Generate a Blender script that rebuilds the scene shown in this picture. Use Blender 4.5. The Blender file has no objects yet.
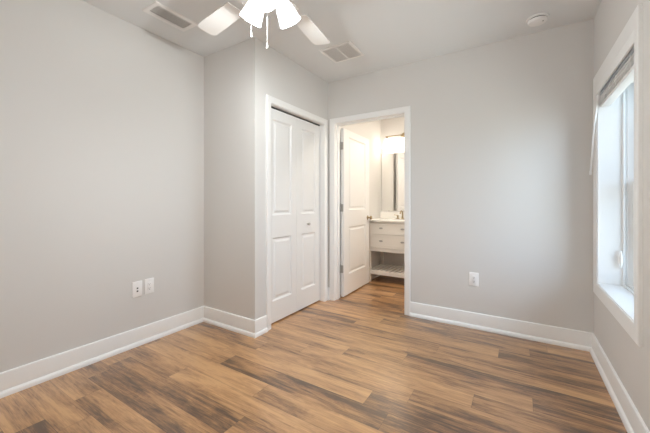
import bpy, bmesh, math, random
from mathutils import Vector, Matrix
random.seed(7)
sc = bpy.context.scene
COL = sc.collection
PI = math.pi
R = math.radians

# ------------------------------------------------------------------ camera, world, exposure
XL, YA, XC, YB, XR, YR, H = -2.646, 1.956, -1.952, 3.176, 0.494, -0.70, 2.61
BX0, BX1, BY0, BY1 = -1.912, -0.10, 3.30, 4.75          # bathroom
cam_d = bpy.data.cameras.new('camera'); cam = bpy.data.objects.new('camera', cam_d); COL.objects.link(cam)
cam.location = (0, 0, 1.17); cam.rotation_euler = (R(90), 0, R(32.158))
cam_d.sensor_width = 36; cam_d.lens = 309.16 / 650 * 36; cam_d.shift_y = -14.38 / 650
cam_d.clip_start = 0.02
sc.camera = cam

world = bpy.data.worlds.new('overcast_sky'); sc.world = world; world.use_nodes = True
wn = world.node_tree; bg = wn.nodes['Background']
SKY_STRENGTH = 2.35
SHADE_GLOW = 1.3
BULB_WATTS = 10.2
SCONCE_GLOW = 2.6
FILL_WATTS = 8.8  # power of the unseen lamp added in the bathroom
geo = wn.nodes.new('ShaderNodeTexCoord'); sep = wn.nodes.new('ShaderNodeSeparateXYZ')
rmp = wn.nodes.new('ShaderNodeValToRGB')
wn.links.new(geo.outputs['Generated'], sep.inputs[0]); 
mr = wn.nodes.new('ShaderNodeMapRange'); mr.inputs[1].default_value = -1; mr.inputs[2].default_value = 1
wn.links.new(sep.outputs['Z'], mr.inputs[0]); wn.links.new(mr.outputs[0], rmp.inputs[0])
e = rmp.color_ramp.elements; e[0].position = 0.40; e[0].color = (.62, .66, .66, 1); e[1].position = 0.56; e[1].color = (.67, .84, 1.10, 1)
wn.links.new(rmp.outputs[0], bg.inputs['Color']); bg.inputs['Strength'].default_value = SKY_STRENGTH

def portal(loc, rot, sx, sy):                            # guides sky sampling through the window, emits nothing itself
    d = bpy.data.lights.new('daylight_portal', 'AREA'); d.shape = 'RECTANGLE'; d.size = sx; d.size_y = sy
    d.cycles.is_portal = True
    o = bpy.data.objects.new('daylight_portal', d); COL.objects.link(o); o.location = loc; o.rotation_euler = rot
portal((0.752, 2.56, 1.28), (0, R(90), 0), 1.56, 0.96)

vs = sc.view_settings
vs.view_transform = 'Standard'; vs.look = 'None'; vs.gamma = 1; vs.use_curve_mapping = False
vs.exposure = 1.45
sc.cycles.max_bounces = 14; sc.cycles.diffuse_bounces = 8; sc.cycles.glossy_bounces = 5; sc.cycles.transparent_max_bounces = 12
sc.cycles.sample_clamp_indirect = 4
sc.cycles.caustics_reflective = False; sc.cycles.caustics_refractive = False
sc.cycles.use_denoising = True

# ------------------------------------------------------------------ materials
def mat(name, col, rough=0.5, metal=0.0, spec=0.5, bump=None, emit=None, alpha=None):
    m = bpy.data.materials.new(name); m.use_nodes = True
    nt = m.node_tree; b = nt.nodes['Principled BSDF']
    b.inputs['Base Color'].default_value = (*col, 1); b.inputs['Roughness'].default_value = rough
    b.inputs['Metallic'].default_value = metal; b.inputs['Specular IOR Level'].default_value = spec
    tc = nt.nodes.new('ShaderNodeTexCoord')
    sc_, st, dist = bump or (60.0, 0.03, 0.002)
    n = nt.nodes.new('ShaderNodeTexNoise'); n.inputs['Scale'].default_value = sc_; n.inputs['Detail'].default_value = 3
    nt.links.new(tc.outputs['Object'], n.inputs['Vector'])
    bp = nt.nodes.new('ShaderNodeBump'); bp.inputs['Strength'].default_value = st; bp.inputs['Distance'].default_value = dist
    nt.links.new(n.outputs['Fac'], bp.inputs['Height']); nt.links.new(bp.outputs['Normal'], b.inputs['Normal'])
    if emit:
        b.inputs['Emission Color'].default_value = (*emit[0], 1); b.inputs['Emission Strength'].default_value = emit[1]
    return m

M = {}
M['wall'] = mat('wall_paint', (.700, .682, .660), .85, spec=.2, bump=(140, .10, .002))
M['ceil'] = mat('ceiling_paint', (.79, .80, .805), .9, spec=.1, bump=(120, .12, .002))
M['trim'] = mat('trim_paint', (.88, .875, .865), .38, spec=.4)
M['door'] = mat('door_paint', (.79, .785, .775), .42, spec=.4)
M['plastic'] = mat('white_plastic', (.91, .90, .89), .4)
M['slot'] = mat('dark_slot', (.02, .02, .02), .6)
M['duct'] = mat('dark_duct', (.09, .085, .08), .7, spec=.1)
M['filter'] = mat('filter_grey', (.80, .79, .78), .9, spec=.1)
M['grille'] = mat('grille_enamel', (.72, .71, .69), .5)
M['fan'] = mat('fan_white', (.84, .82, .79), .45, spec=.3)
M['fanmetal'] = mat('fan_enamel', (.80, .79, .77), .3)
M['vinyl'] = mat('window_vinyl', (.90, .905, .905), .35)
M['nickel'] = mat('brushed_nickel', (.55, .52, .48), .32, 1.0)
M['bronze'] = mat('aged_brass', (.42, .34, .22), .35, 1.0)
M['steel'] = mat('hinge_steel', (.40, .39, .37), .4, .9)
M['vanity'] = mat('vanity_paint', (.76, .73, .68), .45)
M['quartz'] = mat('quartz_top', (.86, .84, .80), .2)
M['blind'] = mat('faux_wood_slats', (.82, .82, .81), .5, bump=(30, .4, .004))
M['blindwhite'] = mat('blind_rail_white', (.90, .90, .89), .45)
M['ceramic'] = mat('sink_ceramic', (.88, .87, .85), .12)
M['shade'] = mat('lit_frosted_glass', (.12, .12, .12), .4, emit=((1.0, 1.0, 1.0), SHADE_GLOW))
M['bathshade'] = mat('lit_vanity_glass', (.9, .86, .8), .4, emit=((1.0, .92, .80), SCONCE_GLOW))
M['bulb'] = mat('lit_bulb', (.12, .12, .12), .4, emit=((1.0, 1.0, 1.0), 4.0))
M['fill_dome'] = mat('fill_dome_glass', (.9, .86, .8), .4, emit=((1.0, .90, .76), 3.0))
M['mirror'] = mat('mirror_silver', (.92, .92, .91), .015, 1.0, bump=(2, 0.0, .0001))
for k_ in ('shade', 'bulb', 'bathshade', 'fill_dome'): M[k_].cycles.emission_sampling = 'NONE'
M['chain'] = mat('chain_white', (.85, .83, .8), .4)

def glass_mat():
    m = bpy.data.materials.new('window_glass'); m.use_nodes = True; nt = m.node_tree
    nt.nodes.remove(nt.nodes['Principled BSDF']); out = nt.nodes['Material Output']
    t = nt.nodes.new('ShaderNodeBsdfTransparent'); t.inputs[0].default_value = (.93, .96, .95, 1)
    g = nt.nodes.new('ShaderNodeBsdfGlossy'); g.inputs['Roughness'].default_value = .02
    f = nt.nodes.new('ShaderNodeFresnel'); f.inputs['IOR'].default_value = 1.18
    x = nt.nodes.new('ShaderNodeMixShader')
    nt.links.new(f.outputs[0], x.inputs[0]); nt.links.new(t.outputs[0], x.inputs[1]); nt.links.new(g.outputs[0], x.inputs[2])
    nt.links.new(x.outputs[0], out.inputs['Surface'])
    return m
M['glass'] = glass_mat()

def floor_mat():
    m = bpy.data.materials.new('oak_vinyl_planks'); m.use_nodes = True; nt = m.node_tree
    N, L = nt.nodes.new, nt.links.new
    b = nt.nodes['Principled BSDF']
    tc = N('ShaderNodeTexCoord'); at = N('ShaderNodeAttribute'); at.attribute_name = 'plank_seed'
    sp = N('ShaderNodeSeparateColor'); L(at.outputs['Color'], sp.inputs[0])
    off = N('ShaderNodeVectorMath'); off.operation = 'SCALE'; off.inputs['Scale'].default_value = 37.0
    L(at.outputs['Color'], off.inputs[0])
    add = N('ShaderNodeVectorMath'); L(tc.outputs['Object'], add.inputs[0]); L(off.outputs[0], add.inputs[1])
    def noise(scale, detail, rough, dist, vec):
        mp = N('ShaderNodeMapping'); mp.inputs['Scale'].default_value = scale; L(vec, mp.inputs['Vector'])
        n = N('ShaderNodeTexNoise'); n.inputs['Scale'].default_value = 1; n.inputs['Detail'].default_value = detail
        n.inputs['Roughness'].default_value = rough; n.inputs['Distortion'].default_value = dist
        L(mp.outputs[0], n.inputs['Vector']); return n.outputs['Fac']
    broad = noise((1.5, 11, 1), 2.5, .5, .7, add.outputs[0])       # dark heartwood clouds and bands
    grain = noise((3.2, 60, 1), 6, .68, .8, add.outputs[0])         # fine grain
    knots = noise((5, 17, 1), 5, .65, 2.6, add.outputs[0])
    fine = noise((7, 190, 1), 4, .7, .4, add.outputs[0])           # hairline pores
    def mth(op, a, c, clamp=False):
        n = N('ShaderNodeMath'); n.operation = op; n.use_clamp = clamp
        for i, v in enumerate((a, c)):
            if isinstance(v, (int, float)): n.inputs[i].default_value = v
            else: L(v, n.inputs[i])
        return n.outputs[0]
    v = mth('MULTIPLY', broad, 1.08)
    v = mth('ADD', v, mth('MULTIPLY', mth('SUBTRACT', grain, .5), .72))
    v = mth('ADD', v, mth('MULTIPLY', mth('SUBTRACT', fine, .5), .60))
    v = mth('ADD', v, mth('MULTIPLY', mth('SUBTRACT', knots, .5), .42))
    v = mth('ADD', v, mth('MULTIPLY', mth('SUBTRACT', sp.outputs[0], .5), .34))
    v = mth('SUBTRACT', v, .04, True)
    cr = N('ShaderNodeValToRGB'); L(v, cr.inputs[0])
    el = cr.color_ramp.elements
    el[0].position = .20; el[0].color = (0.101, 0.049, 0.02, 1)
    el[1].position = .80; el[1].color = (0.627, 0.348, 0.149, 1)
    x = el.new(.38); x.color = (0.27, 0.131, 0.051, 1)
    x = el.new(.54); x.color = (0.435, 0.224, 0.088, 1)
    # plank edges
    uv = N('ShaderNodeUVMap'); uv.uv_map = 'plank_uv'; su = N('ShaderNodeSeparateXYZ'); L(uv.outputs[0], su.inputs[0])
    def edge(s, w):
        a = mth('MINIMUM', s, mth('SUBTRACT', 1.0, s)); return a
    eu = mth('DIVIDE', mth('MINIMUM', su.outputs[0], mth('SUBTRACT', mth('ADD', su.outputs[2], 1.22), su.outputs[0])), .0016, True)
    ev = mth('DIVIDE', mth('MINIMUM', su.outputs[1], mth('SUBTRACT', .147, su.outputs[1])), .0016, True)
    ed = mth('ADD', mth('MULTIPLY', mth('MULTIPLY', eu, ev), .60), .40)
    mx = N('ShaderNodeMix'); mx.data_type = 'RGBA'; mx.blend_type = 'MULTIPLY'; mx.inputs[0].default_value = 1
    L(cr.outputs[0], mx.inputs[6]); L(ed, mx.inputs[7])
    L(mx.outputs[2], b.inputs['Base Color'])
    b.inputs['Roughness'].default_value = .40; b.inputs['Specular IOR Level'].default_value = .6
    b.inputs['Coat Weight'].default_value = .75; b.inputs['Coat Roughness'].default_value = .24; b.inputs['Coat IOR'].default_value = 1.6
    rr = mth('ADD', mth('MULTIPLY', grain, .16), .24); L(rr, b.inputs['Roughness'])
    bp = N('ShaderNodeBump'); bp.inputs['Strength'].default_value = .12; bp.inputs['Distance'].default_value = .002
    L(mth('MULTIPLY', grain, mth('MULTIPLY', eu, ev)), bp.inputs['Height']); L(bp.outputs[0], b.inputs['Normal'])
    return m
M['floor'] = floor_mat()

# ------------------------------------------------------------------ mesh helpers
class MB:
    def __init__(s): s.bm = bmesh.new()
    def box(s, x0, x1, y0, y1, z0, z1, bev=0.0, seg=2, mtx=None):
        lo, hi = (min(x0, x1), min(y0, y1), min(z0, z1)), (max(x0, x1), max(y0, y1), max(z0, z1))
        r = bmesh.ops.create_cube(s.bm, size=1.0); vs = r['verts']
        for v in vs: v.co = Vector([lo[i] + (v.co[i] + .5) * (hi[i] - lo[i]) for i in range(3)])
        if bev:
            ed = list({e for v in vs for e in v.link_edges})
            r = bmesh.ops.bevel(s.bm, geom=ed, offset=bev, segments=seg, affect='EDGES', profile=.5)
            vs = r['verts']
        if mtx is not None: bmesh.ops.transform(s.bm, matrix=mtx, verts=list(vs))
        return s
    def lathe(s, prof, n=32, mtx=None, cap=True):
        """prof: list of (r, z)"""
        rings = []
        for r, z in prof:
            if r < 1e-6: rings.append([s.bm.verts.new((0, 0, z))])
            else: rings.append([s.bm.verts.new((r * math.cos(2 * PI * k / n), r * math.sin(2 * PI * k / n), z)) for k in range(n)])
        for a, b in zip(rings, rings[1:]):
            for k in range(n):
                k2 = (k + 1) % n
                if len(a) == 1 and len(b) == 1: continue
                if len(a) == 1: f = [a[0], b[k2], b[k]]
                elif len(b) == 1: f = [a[k], a[k2], b[0]]
                else: f = [a[k], a[k2], b[k2], b[k]]
                s.bm.faces.new(f)
        if cap:
            if len(rings[0]) > 1: s.bm.faces.new(rings[0][::-1])
            if len(rings[-1]) > 1: s.bm.faces.new(rings[-1])
        if mtx is not None: bmesh.ops.transform(s.bm, matrix=mtx, verts=[v for r in rings for v in r])
        return s
    def tube(s, pts, rad, n=12):
        pts = [Vector(p) for p in pts]; rads = rad if isinstance(rad, (list, tuple)) else [rad] * len(pts)
        up = None; rings = []
        for i, p in enumerate(pts):
            t = (pts[min(i + 1, len(pts) - 1)] - pts[max(i - 1, 0)]).normalized()
            if up is None: up = t.orthogonal().normalized()
            up = (up - t * up.dot(t)).normalized(); sd = t.cross(up)
            rings.append([s.bm.verts.new(p + (up * math.cos(2 * PI * k / n) + sd * math.sin(2 * PI * k / n)) * rads[i]) for k in range(n)])
        for a, b in zip(rings, rings[1:]):
            for k in range(n): s.bm.faces.new([a[k], a[(k + 1) % n], b[(k + 1) % n], b[k]])
        s.bm.faces.new(rings[0][::-1]); s.bm.faces.new(rings[-1])
        return s
    def prism(s, outline, z0, z1, mtx=None):
        a = [s.bm.verts.new((x, y, z0)) for x, y in outline]; b = [s.bm.verts.new((x, y, z1)) for x, y in outline]
        n = len(outline)
        s.bm.faces.new(a[::-1]); s.bm.faces.new(b)
        for k in range(n): s.bm.faces.new([a[k], a[(k + 1) % n], b[(k + 1) % n], b[k]])
        if mtx is not None: bmesh.ops.transform(s.bm, matrix=mtx, verts=a + b)
        return s
    def build(s, name, m, parent=None, smooth=30, pivot=None):
        bmesh.ops.recalc_face_normals(s.bm, faces=s.bm.faces[:])
        me = bpy.data.meshes.new(name); s.bm.to_mesh(me); s.bm.free()
        me.materials.append(m)
        for p in me.polygons: p.use_smooth = True
        me.set_sharp_from_angle(angle=R(smooth))
        o = bpy.data.objects.new(name, me); COL.objects.link(o)
        if parent is not None:
            o.parent = parent
        return o

def thing(name, label, cat, loc=(0, 0, 0), rot=(0, 0, 0), group=None, kind=None):
    o = bpy.data.objects.new(name, None); COL.objects.link(o); o.location = loc; o.rotation_euler = rot
    o.empty_display_size = .1
    tag(o, label, cat, group, kind); return o
def tag(o, label=None, cat=None, group=None, kind=None):
    if label: o['label'] = label
    if cat: o['category'] = cat
    if group: o['group'] = group
    if kind: o['kind'] = kind
    return o
def struct(mb, name, m, label, cat):
    return tag(mb.build(name, m), label, cat, kind='structure')
def copy_tree(o, parent=None):
    c = o.copy(); COL.objects.link(c)
    if parent is not None: c.parent = parent; c.matrix_parent_inverse = o.matrix_parent_inverse.copy()
    for ch in list(o.children): copy_tree(ch, c)
    return c

# ------------------------------------------------------------------ shell
T = .12
WOP = (2.110, 3.012, .56, 2.03)                          # window opening y0,y1,z0,z1
COP = (2.157, 3.074, 2.085)                             # closet opening y0,y1,top
DOP = (-1.856, -1.016, 2.10)                            # bath door opening x0,x1,top

w = MB(); w.box(XL - T, XL, YR - T, BY0, 0, H)
struct(w, 'wall_left', M['wall'], 'long bare left wall painted pale greige, with two outlet plates low on it', 'wall')
w = MB(); w.box(XL, XC, YA, YA + .10, 0, H)
struct(w, 'wall_alcove', M['wall'], 'narrow beige wall face beside the closet, meeting the left wall', 'wall')
w = MB(); w.box(XC - .10, XC, YA + .10, COP[0] - .019, 0, H); w.box(XC - .10, XC, COP[1] + .019, YB, 0, H)
w.box(XC - .10, XC, COP[0] - .019, COP[1] + .019, COP[2] + .019, H)
struct(w, 'wall_closet', M['wall'], 'wall around the white folding closet doors', 'wall')
w = MB(); w.box(XL, DOP[0] - .019, YB, BY0, 0, H); w.box(DOP[1] + .019, XR, YB, BY0, 0, H)
w.box(DOP[0] - .019, DOP[1] + .019, YB, BY0, DOP[2] + .019, H)
struct(w, 'wall_back', M['wall'], 'wide back wall with the open bathroom doorway and one outlet', 'wall')
WT = .26
w = MB(); w.box(XR, XR + WT, YR - T, WOP[0], 0, H); w.box(XR, XR + WT, WOP[1], BY0, 0, H)
w.box(XR, XR + WT, WOP[0], WOP[1], 0, WOP[2]); w.box(XR, XR + WT, WOP[0], WOP[1], WOP[3], H)
struct(w, 'wall_right', M['wall'], 'right wall holding the white window', 'wall')
w = MB(); w.box(XL, XR, YR - T, YR, 0, H)
struct(w, 'wall_rear', M['wall'], 'plain wall behind the viewer', 'wall')
w = MB(); w.box(BX0 - T, BX0, BY0, BY1 + T, 0, H)
struct(w, 'wall_bath_left', M['wall'], 'left bathroom wall behind the open door', 'wall')
w = MB(); w.box(BX0, BX1, BY1, BY1 + T, 0, H)
struct(w, 'wall_bath_back', M['wall'], 'bathroom wall behind the vanity and mirror', 'wall')
w = MB(); w.box(BX1, BX1 + T, BY0, BY1 + T, 0, H)
struct(w, 'wall_bath_right', M['wall'], 'right bathroom wall hidden past the doorway', 'wall')
w = MB(); w.box(XL - T, XR + WT, YR - T, BY1 + T, H, H + .1)
struct(w, 'ceiling', M['ceil'], 'flat pale grey ceiling', 'ceiling')

# floor of individual planks (one mesh)
PW, PL, OFF = .147, 1.22, .607
JOINT = {1.43: -1.36, 2.38: -.75, 1.81: -.555, 1.235: -1.99, .69: -1.99, 2.94: .068, 2.54: -.55, 2.14: .066, 2.02: -.233, 1.10: -1.27, 2.67: -.136}
bm = bmesh.new(); uvl = bm.loops.layers.uv.new('plank_uv'); cl = bm.loops.layers.float_color.new('plank_seed')
r0 = math.floor((YR - T - OFF) / PW); r1 = math.ceil((BY1 + T - OFF) / PW)
jr = {math.floor((y - OFF) / PW): x for y, x in JOINT.items()}
for r in range(r0, r1):
    y0, y1 = OFF + r * PW, OFF + (r + 1) * PW
    ya, yb = max(y0, YR - T), min(y1, BY1 + T)
    if yb <= ya: continue
    rnd = random.Random(r * 13 + 5)
    st = jr.get(r, rnd.uniform(0, PL)); x = st - PL * math.ceil((st - (XL - T)) / PL)
    while x < XR + .1:
        xa, xb = max(x, XL - T), min(x + PL, XR + .1)
        if xb > xa:
            c = (rnd.random(), rnd.random(), rnd.random(), 1)
            f = bm.faces.new([bm.verts.new(q) for q in ((xa, ya, 0), (xb, ya, 0), (xb, yb, 0), (xa, yb, 0))])
            for l in f.loops:
                l[uvl].uv = (l.vert.co.x - x, l.vert.co.y - y0); l[cl] = c
        x += PL
top = list(bm.faces)
bmesh.ops.remove_doubles(bm, verts=bm.verts[:], dist=1e-5)
# give the floor slab its thickness
me = bpy.data.meshes.new('floor')
X0, X1, Y0, Y1 = XL - T, XR + .1, YR - T, BY1 + T
vb = [bm.verts.new(q) for q in ((X0, Y0, -.08), (X1, Y0, -.08), (X1, Y1, -.08), (X0, Y1, -.08))]
vt = [bm.verts.new(q) for q in ((X0, Y0, -.0005), (X1, Y0, -.0005), (X1, Y1, -.0005), (X0, Y1, -.0005))]
bm.faces.new(vb[::-1])
for k in range(4): bm.faces.new([vb[k], vb[(k + 1) % 4], vt[(k + 1) % 4], vt[k]])
bm.to_mesh(me); bm.free(); me.materials.append(M['floor'])
o = bpy.data.objects.new('floor', me); COL.objects.link(o)
tag(o, 'brown oak plank floor running through bedroom and bathroom', 'floor', kind='structure')

# ------------------------------------------------------------------ baseboards: profile swept along the walls, mitred
BPROF = [(0, 0), (.030, 0), (.030, .010), (.027, .022), (.020, .031), (.0145, .034), (.0145, .131), (.0125, .139), (.008, .143), (0, .143)]
def sweep_floor(path, names, side=1):
    """room on the `side` of travel (1 = right)."""
    P = [Vector(p) for p in path]; n = len(P)
    def nrm(i):
        d = (P[i + 1] - P[i]).normalized(); return Vector((d.y, -d.x)) * side
    miters = []
    for i in range(n):
        if i == 0: m_ = nrm(0)
        elif i == n - 1: m_ = nrm(n - 2)
        else:
            a, b = nrm(i - 1), nrm(i); m_ = (a + b) / (1 + a.dot(b))
        miters.append(m_)
    for i, nm in enumerate(names):
        mb = MB(); A = [mb.bm.verts.new((*(P[i] + miters[i] * d), z)) for d, z in BPROF]
        B = [mb.bm.verts.new((*(P[i + 1] + miters[i + 1] * d), z)) for d, z in BPROF]
        k = len(BPROF)
        for j in range(k): mb.bm.faces.new([A[j], A[(j + 1) % k], B[(j + 1) % k], B[j]])
        mb.bm.faces.new(A[::-1]); mb.bm.faces.new(B)
        struct(mb, nm[0], M['trim'], nm[1], 'baseboard')
sweep_floor([(XR, YR), (XL, YR), (XL, YA), (XC, YA), (XC, COP[0] - .066)],
            [('baseboard_rear', 'white baseboard on the wall behind the viewer'), ('baseboard_left', 'long white baseboard along the left wall'),
             ('baseboard_alcove', 'short white baseboard under the narrow beige wall beside the closet'),
             ('baseboard_closet', 'stub of white baseboard between outer corner and closet casing')])
sweep_floor([(DOP[1] + .063, YB), (XR, YB), (XR, YR)],
            [('baseboard_back', 'white baseboard along the back wall right of the doorway'), ('baseboard_right', 'white baseboard under the window on the right wall')])
sweep_floor([(XC, COP[1] + .063), (XC, YB), (DOP[0] - .063, YB)],
            [('baseboard_corner_left', 'tiny white baseboard block beside the closet casing in the corner'), ('baseboard_corner_right', 'tiny white baseboard block beside the doorway casing in the corner')])
sweep_floor([(BX0, BY0 + .15), (BX0, BY1), (BX1, BY1)],
            [('baseboard_bath_left', 'white baseboard on the left bathroom wall'), ('baseboard_bath_back', 'white baseboard beneath the vanity on the bathroom back wall')])

# ------------------------------------------------------------------ casings: profile swept round an opening in a wall plane
CPROF = [(0, 0), (0, .011), (.006, .014), (.30, .0155), (.75, .018), (.94, .018), (1.0, .014), (1.0, 0)]   # (fraction across from inner edge, thickness)
def casing(mb, to3, u0, u1, v0, v1, wd, bottom=False, wb=None, wt=None):
    """to3(u,v,t) -> world; opening u0..u1, v0..v1"""
    wt = wt or wd; wb = wb or wd
    pr = [(f if i not in (2,) else .08, t) for i, (f, t) in enumerate(CPROF)]
    corners = [(u0, v0, -1, -1 if bottom else 0), (u0, v1, -1, 1), (u1, v1, 1, 1), (u1, v0, 1, -1 if bottom else 0)]
    rings = []
    for (u, v, su, sv) in corners:
        h = wt if sv > 0 else wb
        rings.append([mb.bm.verts.new(to3(u + su * f * wd, v + sv * f * h, t)) for f, t in pr])
    k = len(pr); seq = [(0, 1), (1, 2), (2, 3)] + ([(3, 0)] if bottom else [])
    for a, b in seq:
        for j in range(k): mb.bm.faces.new([rings[a][j], rings[a][(j + 1) % k], rings[b][(j + 1) % k], rings[b][j]])
    if not bottom:
        mb.bm.faces.new(rings[0][::-1]); mb.bm.faces.new(rings[3])
    return mb
CW = .060
# bath doorway
mb = MB(); casing(mb, lambda u, v, t: (u, YB - t, v), DOP[0] - .003, DOP[1] + .003, 0, DOP[2] + .003, CW)
struct(mb, 'trim_1', M['trim'], 'white casing round the bathroom doorway on the back wall', 'door casing')
mb = MB(); J = .019
mb.box(DOP[0] - J, DOP[0], YB, BY0, 0, DOP[2]); mb.box(DOP[1], DOP[1] + J, YB, BY0, 0, DOP[2]); mb.box(DOP[0] - J, DOP[1] + J, YB, BY0, DOP[2], DOP[2] + J)
for a, b in ((DOP[0], DOP[0] + .011), (DOP[1] - .011, DOP[1])): mb.box(a, b, BY0 - .075, BY0 - .040, 0, DOP[2], .002)
mb.box(DOP[0] + .011, DOP[1] - .011, BY0 - .075, BY0 - .040, DOP[2] - .011, DOP[2], .002)
struct(mb, 'trim_2', M['trim'], 'white door jamb lining the bathroom doorway', 'door jamb')
mb = MB(); casing(mb, lambda u, v, t: (u, BY0 + t, v), DOP[0] - .003, DOP[1] + .003, 0, DOP[2] + .003, .052)
struct(mb, 'trim_3', M['trim'], 'white casing round the doorway on its bathroom side', 'door casing')
# closet
mb = MB(); casing(mb, lambda u, v, t: (XC + t, u, v), COP[0] - .003, COP[1] + .003, 0, COP[2] + .003, CW)
struct(mb, 'trim_4', M['trim'], 'white casing round the folding closet doors', 'door casing')
mb = MB()
mb.box(XC - .10, XC, COP[0] - J, COP[0], 0, COP[2]); mb.box(XC - .10, XC, COP[1], COP[1] + J, 0, COP[2]); mb.box(XC - .10, XC, COP[0] - J, COP[1] + J, COP[2], COP[2] + J)
struct(mb, 'trim_5', M['trim'], 'white jamb lining the closet opening', 'door jamb')

# ------------------------------------------------------------------ panel doors
def panel_leaf(wd, ht, th, panels):
    """slab in x 0..wd, z 0..ht, front at y=0 (faces -y), back at y=th; panels as (x0,x1,z0,z1) on both faces"""
    mb = MB(); bm = mb.bm
    xs = sorted({0, wd, *[p[0] for p in panels], *[p[1] for p in panels]}); zs = sorted({0, ht, *[p[2] for p in panels], *[p[3] for p in panels]})
    steps = [(0, 0), (.003, .004), (.012, .012), (.028, .012), (.046, .004)]
    for yy, sg in ((0, 1), (th, -1)):
        for i in range(len(xs) - 1):
            for j in range(len(zs) - 1):
                q = (xs[i], xs[i + 1], zs[j], zs[j + 1])
                if any(abs(q[0] - p[0]) < 1e-6 and abs(q[1] - p[1]) < 1e-6 and abs(q[2] - p[2]) < 1e-6 and abs(q[3] - p[3]) < 1e-6 for p in panels):
                    prev = None
                    for ins, dp in steps:
                        ring = [bm.verts.new((x, yy + sg * dp, z)) for x, z in ((q[0] + ins, q[2] + ins), (q[1] - ins, q[2] + ins), (q[1] - ins, q[3] - ins), (q[0] + ins, q[3] - ins))]
                        if prev:
                            for k in range(4): bm.faces.new([prev[k], prev[(k + 1) % 4], ring[(k + 1) % 4], ring[k]])
                        prev = ring
                    bm.faces.new(prev)
                else:
                    bm.faces.new([bm.verts.new((x, yy, z)) for x, z in ((q[0], q[2]), (q[1], q[2]), (q[1], q[3]), (q[0], q[3]))])
    for a, b in (((0, 0), (wd, 0)), ((wd, 0), (wd, ht)), ((wd, ht), (0, ht)), ((0, ht), (0, 0))):
        bm.faces.new([bm.verts.new(v) for v in ((a[0], 0, a[1]), (b[0], 0, b[1]), (b[0], th, b[1]), (a[0], th, a[1]))])
    bmesh.ops.remove_doubles(bm, verts=bm.verts[:], dist=1e-5)
    return mb

# closet bifold: two leaves facing +x. Leaf local x -> world +y, local -y -> world +x
FX = XC - .048
d1 = thing('door_1', 'white folding closet door with two four-panel leaves and small knob', 'closet door', (FX, COP[0] + .004, .012), (0, 0, R(90)), kind='structure')
lw = (COP[1] - COP[0] - .008 - .003) / 2; lh = 2.055
P1 = [(.080, lw - .105 + .02, .205, .815), (.080, lw - .105 + .02, 1.03, 1.955)]
P2 = [(.085, lw - .100, .205, .815), (.085, lw - .100, 1.03, 1.955)]
for k in range(2):
    x0 = k * (lw + .003)
    lf = panel_leaf(lw, lh, .033, P1 if k == 0 else P2).build('door_leaf', M['door'], d1, 20); lf.location = (x0, 0, 0)
    if k == 1:
        kb = MB(); mt = Matrix.Rotation(R(90), 4, 'X')
        kb.lathe([(.0, 0), (.011, 0), (.011, .003), (.006, .006), (.006, .014), (.013, .020), (.0165, .027), (.015, .033), (.009, .036), (0, .037)], 24, mt)
        kn = kb.build('door_knob', M['nickel'], lf); kn.location = (.195, .001, .915)
tr = MB(); tr.box(0, COP[1] - COP[0] - .008, .004, .030, 2.055 + .008, 2.073)
tr.build('track', M['duct'], d1)

# bathroom door, hinged left, standing open at 90 degrees into the bathroom
d2 = thing('door_2', 'white two-panel bathroom door standing open into the bathroom', 'door', (DOP[0] + .041, BY0 + .013, .014), (0, 0, R(91.7)), kind='structure')
DW, DH, DT = .815, 2.060, .035
sl = panel_leaf(DW, DH, DT, [(.150, DW - .135, .252, .845), (.150, DW - .135, 1.058, 1.975)]).build('door_slab', M['door'], d2, 20)
for z in (.352, 1.10, 1.858):
    hb = MB(); hb.box(-.0022, .0002, .003, DT - .001, z - .045 - .014, z + .045 - .014, .0006, 1)       # leaf on the door edge
    hb.box(-.0125, -.0105, .003, DT + .003, z - .059, z + .031, .0006, 1)
    hb.lathe([(.0062, -.047), (.0062, .047)], 12, Matrix.Translation((-.005, DT + .005, z - .014)))
    hb.lathe([(0, .0465), (.0055, .048), (.003, .053), (0, .054)], 12, Matrix.Translation((-.005, DT + .005, z - .014)))
    h = hb.build('hinge', M['steel'], d2); tag(h, 'grey steel hinge')
kprof = [(0, 0), (.031, 0), (.031, .004), (.026, .008), (.012, .011), (.011, .026), (.018, .034), (.026, .044), (.0275, .054), (.023, .062), (.012, .066), (0, .067)]
for rot, y in ((R(90), 0.0), (R(-90), DT)):
    kb = MB(); kb.lathe(kprof, 32, Matrix.Translation((DW - .060, y, .935)) @ Matrix.Rotation(rot, 4, 'X'))
    tag(kb.build('door_knob', M['bronze'], d2), 'round brass knob')
lb = MB(); lb.box(DW - .0003, DW + .0018, .005, DT - .005, .905, .965, .0005, 1); lb.box(DW + .001, DW + .010, .011, DT - .011, .925, .945, .002, 1)
lb.build('latch', M['bronze'], d2)

# ------------------------------------------------------------------ window
win = thing('window_1', 'white vinyl window with deep white sill on the right wall', 'window', (XR, 2.53, WOP[2]), kind='structure')
def wlocal(mb):                                           # children are modelled in world space, then shifted to the root
    bmesh.ops.translate(mb.bm, vec=(-XR, -2.53, -WOP[2]), verts=mb.bm.verts[:]); return mb
mb = MB(); casing(mb, lambda u, v, t: (XR - t, u, v), WOP[0] + .004, WOP[1] - .004, WOP[2] + .006, WOP[3] - .006, .076, True, .082, .088)
wlocal(mb).build('casing', M['trim'], win)
mb = MB(); xo = .625                                      # reveal lining
mb.box(XR - .004, xo, WOP[0] - .001, WOP[0] + .010, WOP[2], WOP[3]); mb.box(XR - .004, xo, WOP[1] - .010, WOP[1] + .001, WOP[2], WOP[3])
mb.box(XR - .004, xo, WOP[0], WOP[1], WOP[3] - .010, WOP[3] + .001)
wlocal(mb).build('reveal', M['trim'], win)
mb = MB(); mb.box(XR - .006, xo, WOP[0] + .010, WOP[1] - .010, WOP[2] - .001, WOP[2] + .012, .002)
wlocal(mb).build('window_sill', M['trim'], win)
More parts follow.
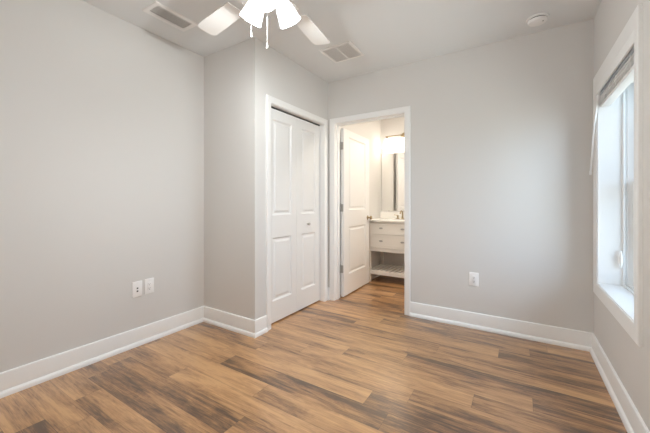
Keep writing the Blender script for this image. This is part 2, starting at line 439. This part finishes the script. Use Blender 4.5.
a0, a1, b0, b1 = WOP[0] + .002, WOP[1] - .002, WOP[2] + .001, WOP[3] - .002
mb = MB(); FWD = .020
def rect_frame(mb, x0, x1, y0, y1, z0, z1, wd, bev=.003, wbot=None, wtop=None):
    wbot = wbot or wd; wtop = wtop or wd
    mb.box(x0, x1, y0, y0 + wd, z0, z1, bev); mb.box(x0, x1, y1 - wd, y1, z0, z1, bev)
    mb.box(x0 + .0005, x1 - .0005, y0 + wd - .001, y1 - wd + .001, z0, z0 + wbot, bev); mb.box(x0 + .0005, x1 - .0005, y0 + wd - .001, y1 - wd + .001, z1 - wtop, z1, bev)
rect_frame(mb, xo + .012, .750, a0, a1, b0, b1, FWD - .010)
rect_frame(mb, xo, xo + .012, a0, a1, b0, b1, FWD, .002)
rect_frame(mb, xo + .022, .748, a0 + .001, a1 - .001, b0 + .001, b1 - .001, FWD, .002)
wlocal(mb).build('window_frame', M['vinyl'], win)
zm = (b0 + b1) / 2 + .0
for nm, x0, z0, z1 in (('lower_sash', xo + .050, b0 + FWD, zm + .020), ('upper_sash', xo + .086, zm - .020, b1 - FWD)):
    mb = MB(); rect_frame(mb, x0, x0 + .032, a0 + FWD, a1 - FWD, z0, z1, .030, .003, .045 if nm == 'lower_sash' else .036, .036)
    if nm == 'lower_sash': mb.box(x0 - .012, x0 + .002, 2.43, 2.63, z1 - .018, z1 - .004, .003)
    sh = wlocal(mb).build(nm, M['vinyl'], win)
    gb = MB(); gb.box(x0 + .014, x0 + .020, a0 + FWD + .024, a1 - FWD - .024, z0 + .030, z1 - .030)
    wlocal(gb).build('pane', M['glass'], sh)
lk = MB(); lk.box(xo + .053, xo + .080, 2.53, 2.59, zm + .020, zm + .032, .004)
wlocal(lk).build('sash_lock', M['vinyl'], win)

# blind, raised to a stack under its valance
bl = thing('window_blind', 'raised slatted window blind stacked under its white valance', 'blind', (XR, 2.53, WOP[3] - .01))
def blocal(mb):
    bmesh.ops.translate(mb.bm, vec=(-XR, -2.53, -(WOP[3] - .01)), verts=mb.bm.verts[:]); return mb
ya_, yb_ = WOP[0] + .014, WOP[1] - .014
mb = MB(); mb.box(.481, .492, WOP[0] + .0005, WOP[1] - .0005, 1.964, 2.0245, .002)
blocal(mb).build('valance', M['blindwhite'], bl)
mb = MB(); mb.box(.498, .556, ya_ + .003, yb_ - .003, 1.951, 2.018, .003)
tag(blocal(mb).build('headrail', mat('headrail_grey', (.42, .46, .50), .45), bl), 'blue-grey steel headrail')
NS = 10; z = 1.947
mb = MB()
for k in range(NS):
    zz = 1.946 - k * .0062
    dx = random.uniform(-.004, .004); n = 8
    up = [(.503 + dx + .052 * i / n, zz + .0022 * math.sin(PI * i / n)) for i in range(n + 1)]
    lo = [(x, q - .0036) for x, q in reversed(up)]
    mb.prism([(x, q) for x, q in up + lo], ya_ + .004 + random.uniform(0, .003), yb_ - .004 - random.uniform(0, .003), Matrix(((1, 0, 0, 0), (0, 0, 1, 0), (0, 1, 0, 0), (0, 0, 0, 1))))
blocal(mb).build('slat_stack', M['blind'], bl, 20)
zb = 1.946 - NS * .0062
mb = MB(); mb.box(.503, .555, ya_ + .004, yb_ - .004, zb - .018, zb + .0005, .003)
blocal(mb).build('bottom_rail', M['blindwhite'], bl)
for y in (2.26, 2.56, 2.86):
    for pts in ([(.501, y, 1.980), (.4985, y, 1.92), (.501, y, zb - .004)], [(.557, y, 1.980), (.5590, y, 1.92), (.557, y, zb - .004)]):
        mb = MB(); mb.tube(pts, .0013, 6); blocal(mb).build('ladder_cord', M['blindwhite'], bl)
mb = MB(); mb.tube([(.500, 2.955, 1.985), (.494, 2.965, 1.965), (.484, 2.985, 1.90), (.473, 3.015, 1.75), (.456, 3.05, 1.39)], [.004, .005, .006, .006, .0063], 8)
mb.lathe([(0, 0), (.006, .001), (.0085, .01), (.007, .03), (.004, .034), (0, .034)], 12, Matrix.Translation((.456, 3.05, 1.375)))
blocal(mb).build('tilt_wand', M['blindwhite'], bl)

# cord cleat on the far reveal
cc = thing('cord_cleat', 'small white oval cord cleat on the far side of the window recess', 'cord cleat', (.612, WOP[1] - .010, .76))
mb = MB(); mb.box(-.010, .010, -.006, .0, -.030, .030, .0025)
mb.build('base_plate', M['plastic'], cc)
mb = MB(); mb.tube([(.0, -.008, .062), (.0, -.014, .055), (.0, -.021, .035), (.0, -.024, .01), (.0, -.024, -.01), (.0, -.021, -.035), (.0, -.014, -.055), (.0, -.008, -.062)], [.004, .006, .008, .009, .009, .008, .006, .004], 10)
mb.box(-.006, .006, -.018, -.004, -.016, .016, .002)
mb.build('horn', M['plastic'], cc)

# ------------------------------------------------------------------ ceiling fixtures
def register(name, label, x0, x1, y0, y1, nl, along, cross, bw, angle, lmat, lwid, back, backlabel):
    o = thing(name, label, 'air vent', ((x0 + x1) / 2, (y0 + y1) / 2, H))
    hx, hy = (x1 - x0) / 2, (y1 - y0) / 2
    mb = MB(); bm = mb.bm; prev = None
    prof = [(0, 0), (.002, -.004), (.008, -.0075), (bw - .006, -.008), (bw, -.006), (bw, .0)]
    rings = [[bm.verts.new((sx * (hx - d), sy * (hy - d), z)) for sx, sy in ((-1, -1), (1, -1), (1, 1), (-1, 1))] for d, z in prof]
    rings.append(rings[0])
    for a, b in zip(rings, rings[1:]):
        for k in range(4): bm.faces.new([a[k], a[(k + 1) % 4], b[(k + 1) % 4], b[k]])
    mb.build('frame', M['plastic'], o, 40)
    ix, iy = hx - bw, hy - bw
    mb = MB()
    for k in range(nl):
        t = -1 + (2 * k + 1) / nl
        if along == 'y': mt = Matrix.Translation((t * ix, 0, -.0055)) @ Matrix.Rotation(angle, 4, 'Y'); mb.box(-lwid / 2, lwid / 2, -iy, iy, -.0006, .0006, mtx=mt)
        else: mt = Matrix.Translation((0, t * iy, -.0045)) @ Matrix.Rotation(angle, 4, 'X'); mb.box(-ix, ix, -lwid / 2, lwid / 2, -.0006, .0006, mtx=mt)
    for k in range(1, cross + 1):
        t = -1 + 2 * k / (cross + 1); q = .0009 if cross > 1 else .006
        if along == 'y': mb.box(-ix, ix, t * iy - q, t * iy + q, -.0045, -.0020)
        else: mb.box(t * ix - q, t * ix + q, -iy, iy, -.0082, -.0052)
    mb.build('louvers', lmat, o)
    mb = MB(); mb.box(-ix - .001, ix + .001, -iy - .001, iy + .001, -.0012, -.0002)
    tag(mb.build('duct_opening', back, o), backlabel)
    return o
register('supply_vent', 'white ceiling vent with dark open louvers above the left wall', -2.398, -2.200, 1.228, 1.576, 5, 'y', 9, .034, R(-12), M['plastic'], .0075, M['duct'], 'dark opening behind the louvers')
register('return_grille', 'nearly square white ceiling return grille by the fan blade tip', -1.612, -1.280, 2.447, 2.768, 30, 'x', 1, .030, R(15), M['plastic'], .0075, M['filter'], 'pale grey filter behind the louvers')

sd = thing('smoke_detector', 'round white smoke detector on the ceiling near the window', 'smoke detector', (.120, 2.935, H))
mb = MB(); mb.lathe([(0, 0), (.074, 0), (.074, -.007), (.070, -.010), (0, -.010)], 40); mb.build('mounting_base', M['plastic'], sd)
mb = MB(); mb.lathe([(0, -.010), (.058, -.010), (.058, -.017), (0, -.017)], 40); tag(mb.build('gap_shade', M['duct'], sd), 'dark ring painted as shade in the gap between base and body')  # dark colour stands in for the shade between base and body
mb = MB(); mb.lathe([(0, -.016), (.060, -.016), (.065, -.018), (.0645, -.026), (.058, -.034), (.040, -.038), (0, -.039)], 40); mb.build('body', M['plastic'], sd)
mb = MB(); mb.lathe([(0, -.0345), (.006, -.0345), (.006, -.0395), (0, -.040)], 16, Matrix.Translation((.035, -.015, 0))); tag(mb.build('test_button', M['steel'], sd), 'small grey test button')

# ------------------------------------------------------------------ ceiling fan
yaw = R(32.158); rt = Vector((math.cos(yaw), math.sin(yaw))); fw = Vector((-math.sin(yaw), math.cos(yaw)))
hub = rt * -.292 + fw * 1.633
fan = thing('ceiling_fan', 'white five-blade ceiling fan with lit frosted glass shades', 'ceiling fan', (hub.x, hub.y, H), (0, 0, yaw))
# local axes: x = right of view, y = away; z measured from the ceiling
mb = MB(); mb.lathe([(0, 0), (.068, 0), (.068, -.012), (.060, -.040), (.035, -.062), (.016, -.066), (0, -.066)], 36); mb.build('canopy', M['fanmetal'], fan)
mb = MB(); mb.lathe([(.0125, -.06), (.0125, -.16)], 20); mb.build('downrod', M['fanmetal'], fan)
mb = MB(); mb.lathe([(0, -.145), (.030, -.148), (.075, -.165), (.105, -.185), (.112, -.215), (.112, -.245), (.100, -.265), (.070, -.278), (0, -.28)], 44); mb.build('motor_housing', M['fanmetal'], fan)
mb = MB(); mb.lathe([(0, -.279), (.055, -.279), (.055, -.305), (.048, -.316), (0, -.318)], 36); mb.build('switch_housing', M['fanmetal'], fan)
mb = MB(); mb.lathe([(0, -.317), (.040, -.317), (.050, -.326), (.050, -.340), (.030, -.356), (.012, -.362), (0, -.363)], 36); mb.build('light_fitter', M['fanmetal'], fan)
BZ = -.283
def blade_outline():
    L0, L1, W0, W1 = .20, .690, .052, .067
    pts = [(L0, -W0)] + [(L0 + (L1 - .03 - L0) * t, -(W0 + (W1 - W0) * math.sin(t * PI / 2))) for t in (.25, .5, .75, 1)]
    for k in range(0, 5): a = -PI / 2 + (PI / 2) * k / 4; pts.append((L1 - .030 + .030 * math.cos(a), -W1 + .030 + .030 * math.sin(a)) if k else (L1 - .030, -W1))
    up = [(x, -y) for x, y in reversed(pts)]
    return pts[1:] + up[:-1]
ol = blade_outline(); ol2 = []
for q in ol:
    if not ol2 or (Vector(q) - Vector(ol2[-1])).length > 1e-4: ol2.append(q)
bl0 = MB(); bl0.prism(ol2, -.003, .003); bl0 = bl0.build('fan_blade', M['fan'], fan)
ir = MB(); ir.prism([(.085, -.016), (.17, -.012), (.215, -.034), (.262, -.030), (.272, 0), (.262, .030), (.215, .034), (.17, .012), (.085, .016)], .003, .008)
for x, y in ((.225, -.02), (.225, .02), (.255, 0)): ir.lathe([(0, -.0045), (.004, -.0045), (.005, -.003), (.005, .004)], 10, Matrix.Translation((x, y, 0)))
ir0 = ir.build('blade_iron', M['fanmetal'], bl0)
A0 = R(66.4)
for k in range(5):
    b = bl0 if k == 0 else copy_tree(bl0, fan)
    b.location = (0, 0, BZ); b.rotation_euler = (R(7), 0, A0 + k * 2 * PI / 5)
# shades
SH_T = R(31)
def shade_at(az):
    d = Vector((math.cos(az) * math.sin(SH_T), math.sin(az) * math.sin(SH_T), -math.cos(SH_T)))
    st = Vector((math.cos(az) * .058, math.sin(az) * .058, -.335))
    zax = d; xax = Vector((-math.sin(az), math.cos(az), 0)); yax = zax.cross(xax)
    m = Matrix((xax, yax, zax)).transposed().to_4x4(); m.translation = st
    return m
for az in (R(155), R(37), R(268)):
    m = shade_at(az)
    mb = MB(); mb.lathe([(.0, -.012), (.019, -.012), (.021, .0), (.021, .022), (.0, .022)], 24, m)
    a = Vector((math.cos(az) * .03, math.sin(az) * .03, -.330)); p0 = m.translation
    mb.tube([a, (a + p0) / 2 + Vector((0, 0, .006)), p0 + (m.to_3x3() @ Vector((0, 0, .004)))], .008, 10)
    hold = mb.build('shade_holder', M['fanmetal'], fan)
    mb = MB(); pr = [(.022, .012), (.030, .020), (.040, .038), (.048, .062), (.053, .088), (.058, .114), (.063, .135), (.061, .135), (.056, .114), (.051, .088), (.046, .062), (.038, .038), (.028, .022), (.022, .016)]
    mb.lathe(pr + [pr[0]], 36, m, cap=False); tag(mb.build('glass_shade', M['shade'], hold), 'glowing frosted glass shade')
    mb = MB(); mb.lathe([(.010, .020), (.013, .035), (.024, .060), (.028, .080), (.024, .098), (.012, .108), (0, .110)], 24, m, cap=False); mb.build('bulb', M['bulb'], hold)
    ld = bpy.data.lights.new('bulb_light', 'POINT'); ld.energy = BULB_WATTS; ld.shadow_soft_size = .018; ld.color = (.94, .99, 1)
    lo = bpy.data.objects.new('bulb_light', ld); COL.objects.link(lo); lo.parent = hold; lo.location = m @ Vector((0, 0, .128))
# pull chains
def chain(x, y, z0, z1):
    mb = MB(); n = int((z0 - z1) / .006)
    mb.tube([(x, y, z0), (x, y, z1)], .0008, 6)
    for k in range(n): mb.lathe([(0, -.0018), (.0016, 0), (0, .0018)], 6, Matrix.Translation((x, y, z0 - k * .006)))
    c = mb.build('pull_chain', M['chain'], fan)
    mb = MB(); mb.lathe([(0, .004), (.0022, .003), (.0026, -.004), (.0036, -.014), (.0044, -.022), (.003, -.025), (0, -.026)], 14, Matrix.Translation((x, y, z1))); mb.build('chain_pull', M['chain'], c)
chain(-.087, -.045, -.33, 2.042 - H)
chain(-.004, -.052, -.33, 1.980 - H)

# ------------------------------------------------------------------ wall plates
def plate(name, label, cat, loc, rot, kind, group=None):
    """local: plate in xz, front facing -y"""
    o = thing(name, label, cat, loc, rot, group)
    mb = MB(); mb.box(-.0395, .0395, -.0065, 0, -.0635, .0635, .004, 3); mb.build('cover_plate', M['plastic'], o)
    if kind == 'outlet':
        mb = MB(); mb.box(-.0172, .0172, -.0085, -.004, -.0335, .0335, .0012, 2); f = mb.build('receptacle', M['plastic'], o)
        mb = MB()
        for z in (.018, -.018):
            mb.box(-.0072, -.0050, -.0087, -.0078, z - .003, z + .0055); mb.box(.0050, .0070, -.0087, -.0078, z - .002, z + .0050)
            mb.lathe([(0, -.0087), (.0028, -.0087), (.0028, -.0078), (0, -.0078)], 12, Matrix.Translation((0, 0, z - .0085)) @ Matrix.Rotation(R(90), 4, 'X') @ Matrix.Translation((0, 0, .0165)))
        tag(mb.build('slots', M['slot'], f), 'dark plug slots')
        sz = .0485
    else:
        for z in (.008, -.016):
            mb = MB(); mb.box(-.0095, .0095, -.0080, -.004, z - .0085, z + .0085, .001, 1); f = mb.build('jack', M['plastic'], o)
            mb = MB(); mb.box(-.0062, .0062, -.0083, -.0070, z - .0055, z + .0055); tag(mb.build('port', M['slot'], f), 'dark square port')
        sz = .0485
    for z in (sz, -sz):
        mb = MB(); mb.lathe([(0, 0), (.0032, 0), (.0028, .0012), (0, .0014)], 12, Matrix.Translation((0, -.0063, z)) @ Matrix.Rotation(R(90), 4, 'X')); mb.build('screw', M['plastic'], o)
    return o
plate('jack_plate', 'white wall plate with two dark ports, left of two on left wall', 'wall plate', (XL, 1.3215, .459), (0, 0, R(90)), 'jack')
plate('power_outlet', 'white power outlet right of the two-port plate on left wall', 'outlet', (XL, 1.4185, .463), (0, 0, R(90)), 'outlet', 'power outlets on the walls')
plate('power_outlet', 'white power outlet on the back wall right of the doorway', 'outlet', (-.358, YB, .452), (0, 0, 0), 'outlet', 'power outlets on the walls')

# ------------------------------------------------------------------ bathroom vanity
VX0, VX1, VY0, VY1 = -1.898, -1.142, 4.20, 4.735
VC = (VX0 + VX1) / 2
van = thing('vanity', 'white open-shelf bathroom vanity with two drawers and pale top', 'vanity', (VC, VY0, 0))
def vl(mb): bmesh.ops.translate(mb.bm, vec=(-VC, -VY0, 0), verts=mb.bm.verts[:]); return mb
mb = MB(); mb.box(VX0, VX1, VY0 + .020, VY1, .455, .879, .002, 1)
mb.box(VX0, VX1, VY0 + .002, VY0 + .022, .455, .502, .002, 1); mb.box(VX0, VX1, VY0 + .006, VY0 + .022, .868, .880, .002, 1)
for a, b in ((VX0, VX0 + .022), (VX1 - .022, VX1)): mb.box(a, b, VY0 + .004, VY0 + .022, .455, .880, .002, 1)
vl(mb).build('cabinet', M['vanity'], van)
for sx in (0, 1):
    for sy in (0, 1):
        a = VX0 if sx == 0 else VX1 - .045; c = VY0 + .004 if sy == 0 else VY1 - .045
        mb = MB(); mb.box(a, a + .045, c, c + .045, 0, .456, .003, 1); vl(mb).build('leg', M['vanity'], van)
for z0, z1 in ((.706, .866), (.506, .700)):
    mb = MB(); mb.box(VX0 + .026, VX1 - .026, VY0, VY0 + .024, z0, z1, .002, 1)
    bm = mb.bm
    dr = vl(mb).build('drawer', M['vanity'], van)
    mb = MB(); rect_frame(mb, 0, 1, 0, 1, 0, 1, .1) if False else None
    fx0, fx1 = VX0 + .026, VX1 - .026
    for a, b, c, d in ((fx0, fx0 + .035, z0, z1), (fx1 - .035, fx1, z0, z1), (fx0 + .034, fx1 - .034, z0, z0 + .030), (fx0 + .034, fx1 - .034, z1 - .030, z1)): mb.box(a, b, VY0 - .004, VY0 + .001, c, d, .0015, 1)
    vl(mb).build('drawer_frame', M['vanity'], dr)
    for x in (-1.682, -1.366):
        mb = MB(); zc = (z0 + z1) / 2 + .008
        mb.lathe([(0, 0), (.006, 0), (.006, .010), (.0105, .016), (.0135, .021), (.011, .026), (0, .027)], 20, Matrix.Translation((x, VY0 - .001, zc)) @ Matrix.Rotation(R(90), 4, 'X') @ Matrix.Diagonal((2.1, .9, 1, 1)))
        tag(vl(mb).build('drawer_knob', M['steel'], dr), 'dark oval metal knob')
mb = MB(); mb.box(VX0 + .03, VX1 - .03, VY0 + .008, VY0 + .030, .115, .166, .002, 1); mb.box(VX0 + .03, VX1 - .03, VY1 - .030, VY1 - .012, .115, .166, .002, 1)
for a, b in ((VX0 + .008, VX0 + .030), (VX1 - .030, VX1 - .008)): mb.box(a, b, VY0 + .02, VY1 - .02, .115, .166, .002, 1)
nsl = 11
for k in range(nsl):
    xc_ = VX0 + .045 + (VX1 - VX0 - .09) * k / (nsl - 1); mb.box(xc_ - .022, xc_ + .022, VY0 + .010, VY1 - .014, .164, .178, .002, 1)
vl(mb).build('slatted_shelf', M['vanity'], van)
mb = MB(); mb.box(BX0 + .002, VX1 + .012, VY0 - .014, BY1 - .001, .884, .912, .003, 2)
vl(mb).build('countertop', M['quartz'], van)
mb = MB(); mb.lathe([(.205, .9121), (.198, .9129), (.186, .9128), (.17, .9126), (.08, .9124), (0, .9123)], 40, Matrix.Translation((VC, 4.45, 0)) @ Matrix.Diagonal((1, .75, 1, 1)))
tag(vl(mb).build('basin', M['ceramic'], van), 'oval white basin rim')

bs = thing('backsplash', 'low pale stone backsplash strip along the wall above the vanity top', 'backsplash', (VC, BY1 - .001, .912))
mb = MB(); mb.box(BX0 + .002 - VC, VX1 + .012 - VC, -.021, 0, 0, .100, .002, 1); mb.build('stone_strip', M['quartz'], bs)
fa = thing('faucet', 'small two-handle nickel faucet on the vanity top', 'faucet', (VC, 4.655, .912))
mb = MB(); mb.lathe([(0, 0), (.026, 0), (.026, .006), (.016, .012), (.013, .04), (.0, .04)], 24); mb.tube([(0, 0, .03), (0, 0, .085), (0, -.012, .112), (0, -.045, .124), (0, -.085, .115), (0, -.105, .095), (0, -.108, .080)], [.012, .011, .011, .0105, .010, .010, .0105], 14)
mb.build('spout', M['bronze'], fa)
for s in (-1, 1):
    mb = MB(); mt = Matrix.Translation((s * .075, 0, 0)); mb.lathe([(0, 0), (.024, 0), (.024, .006), (.014, .014), (.012, .035), (.017, .045), (.017, .052), (0, .056)], 24, mt)
    mb.tube([(s * .075, 0, .050), (s * .10, -.008, .056), (s * .128, -.014, .060)], [.006, .005, .0055], 10)
    mb.build('handle', M['bronze'], fa)

mi = thing('mirror', 'frameless wall mirror above the bathroom vanity', 'mirror', (VC, BY1, 1.03))
mb = MB(); mb.box(-.378, .378, -.006, -.001, 0, .915, .0015, 1); mb.build('mirror_glass', M['mirror'], mi)
for x in (-.25, .25):
    mb = MB(); mb.box(x - .012, x + .012, -.0085, -.0005, -.006, .006, .001, 1); mb.build('mirror_clip', M['nickel'], mi)

vlg = thing('vanity_light', 'lit three-shade bathroom light bar above the mirror', 'wall light', (VC, BY1, 2.20))
mb = MB(); mb.lathe([(0, 0), (.058, 0), (.058, .008), (.050, .018), (.018, .024), (.012, .03), (.012, .115), (0, .115)], 32, Matrix.Rotation(R(90), 4, 'X')); mb.build('wall_plate', M['bronze'], vlg)
mb = MB(); mb.tube([(-.262, -.12, 0), (.262, -.12, 0)], .008, 14); mb.build('bar', M['bronze'], vlg)
for x in (-.24, 0, .24):
    mb = MB(); mb.lathe([(0, .004), (.010, .004), (.012, -.012), (.024, -.034), (.030, -.048), (0, -.048)], 24, Matrix.Translation((x, -.12, 0))); so = mb.build('socket', M['bronze'], vlg)
    mb = MB(); pr = [(.026, -.040), (.034, -.052), (.044, -.085), (.052, -.135), (.060, -.190), (.058, -.190), (.050, -.135), (.042, -.085), (.032, -.054), (.026, -.044)]
    mb.lathe(pr + [pr[0]], 32, Matrix.Translation((x, -.12, 0)), cap=False); tag(mb.build('glass_shade', M['bathshade'], so), 'glowing glass shade')

cl_ = thing('added_fill_light', 'added unseen round ceiling light that brightens the bathroom', 'ceiling light', (-.58, 3.88, H))  # made-up fixture, added out of view to brighten the bathroom
mb = MB(); mb.lathe([(0, 0), (.15, 0), (.15, -.018), (.142, -.022), (0, -.022)], 40); mb.build('base', M['nickel'], cl_)
mb = MB(); mb.lathe([(.140, -.022), (.136, -.045), (.115, -.075), (.07, -.095), (0, -.102)], 40, cap=False); tag(mb.build('diffuser', M['fill_dome'], cl_), 'glowing diffuser of the added light')
ld = bpy.data.lights.new('fill_lamp', 'AREA'); ld.shape = 'DISK'; ld.size = .24; ld.energy = FILL_WATTS; ld.color = (1.0, .92, .80)
lo = bpy.data.objects.new('fill_lamp', ld); COL.objects.link(lo); lo.parent = cl_; lo.location = (0, 0, -.106)
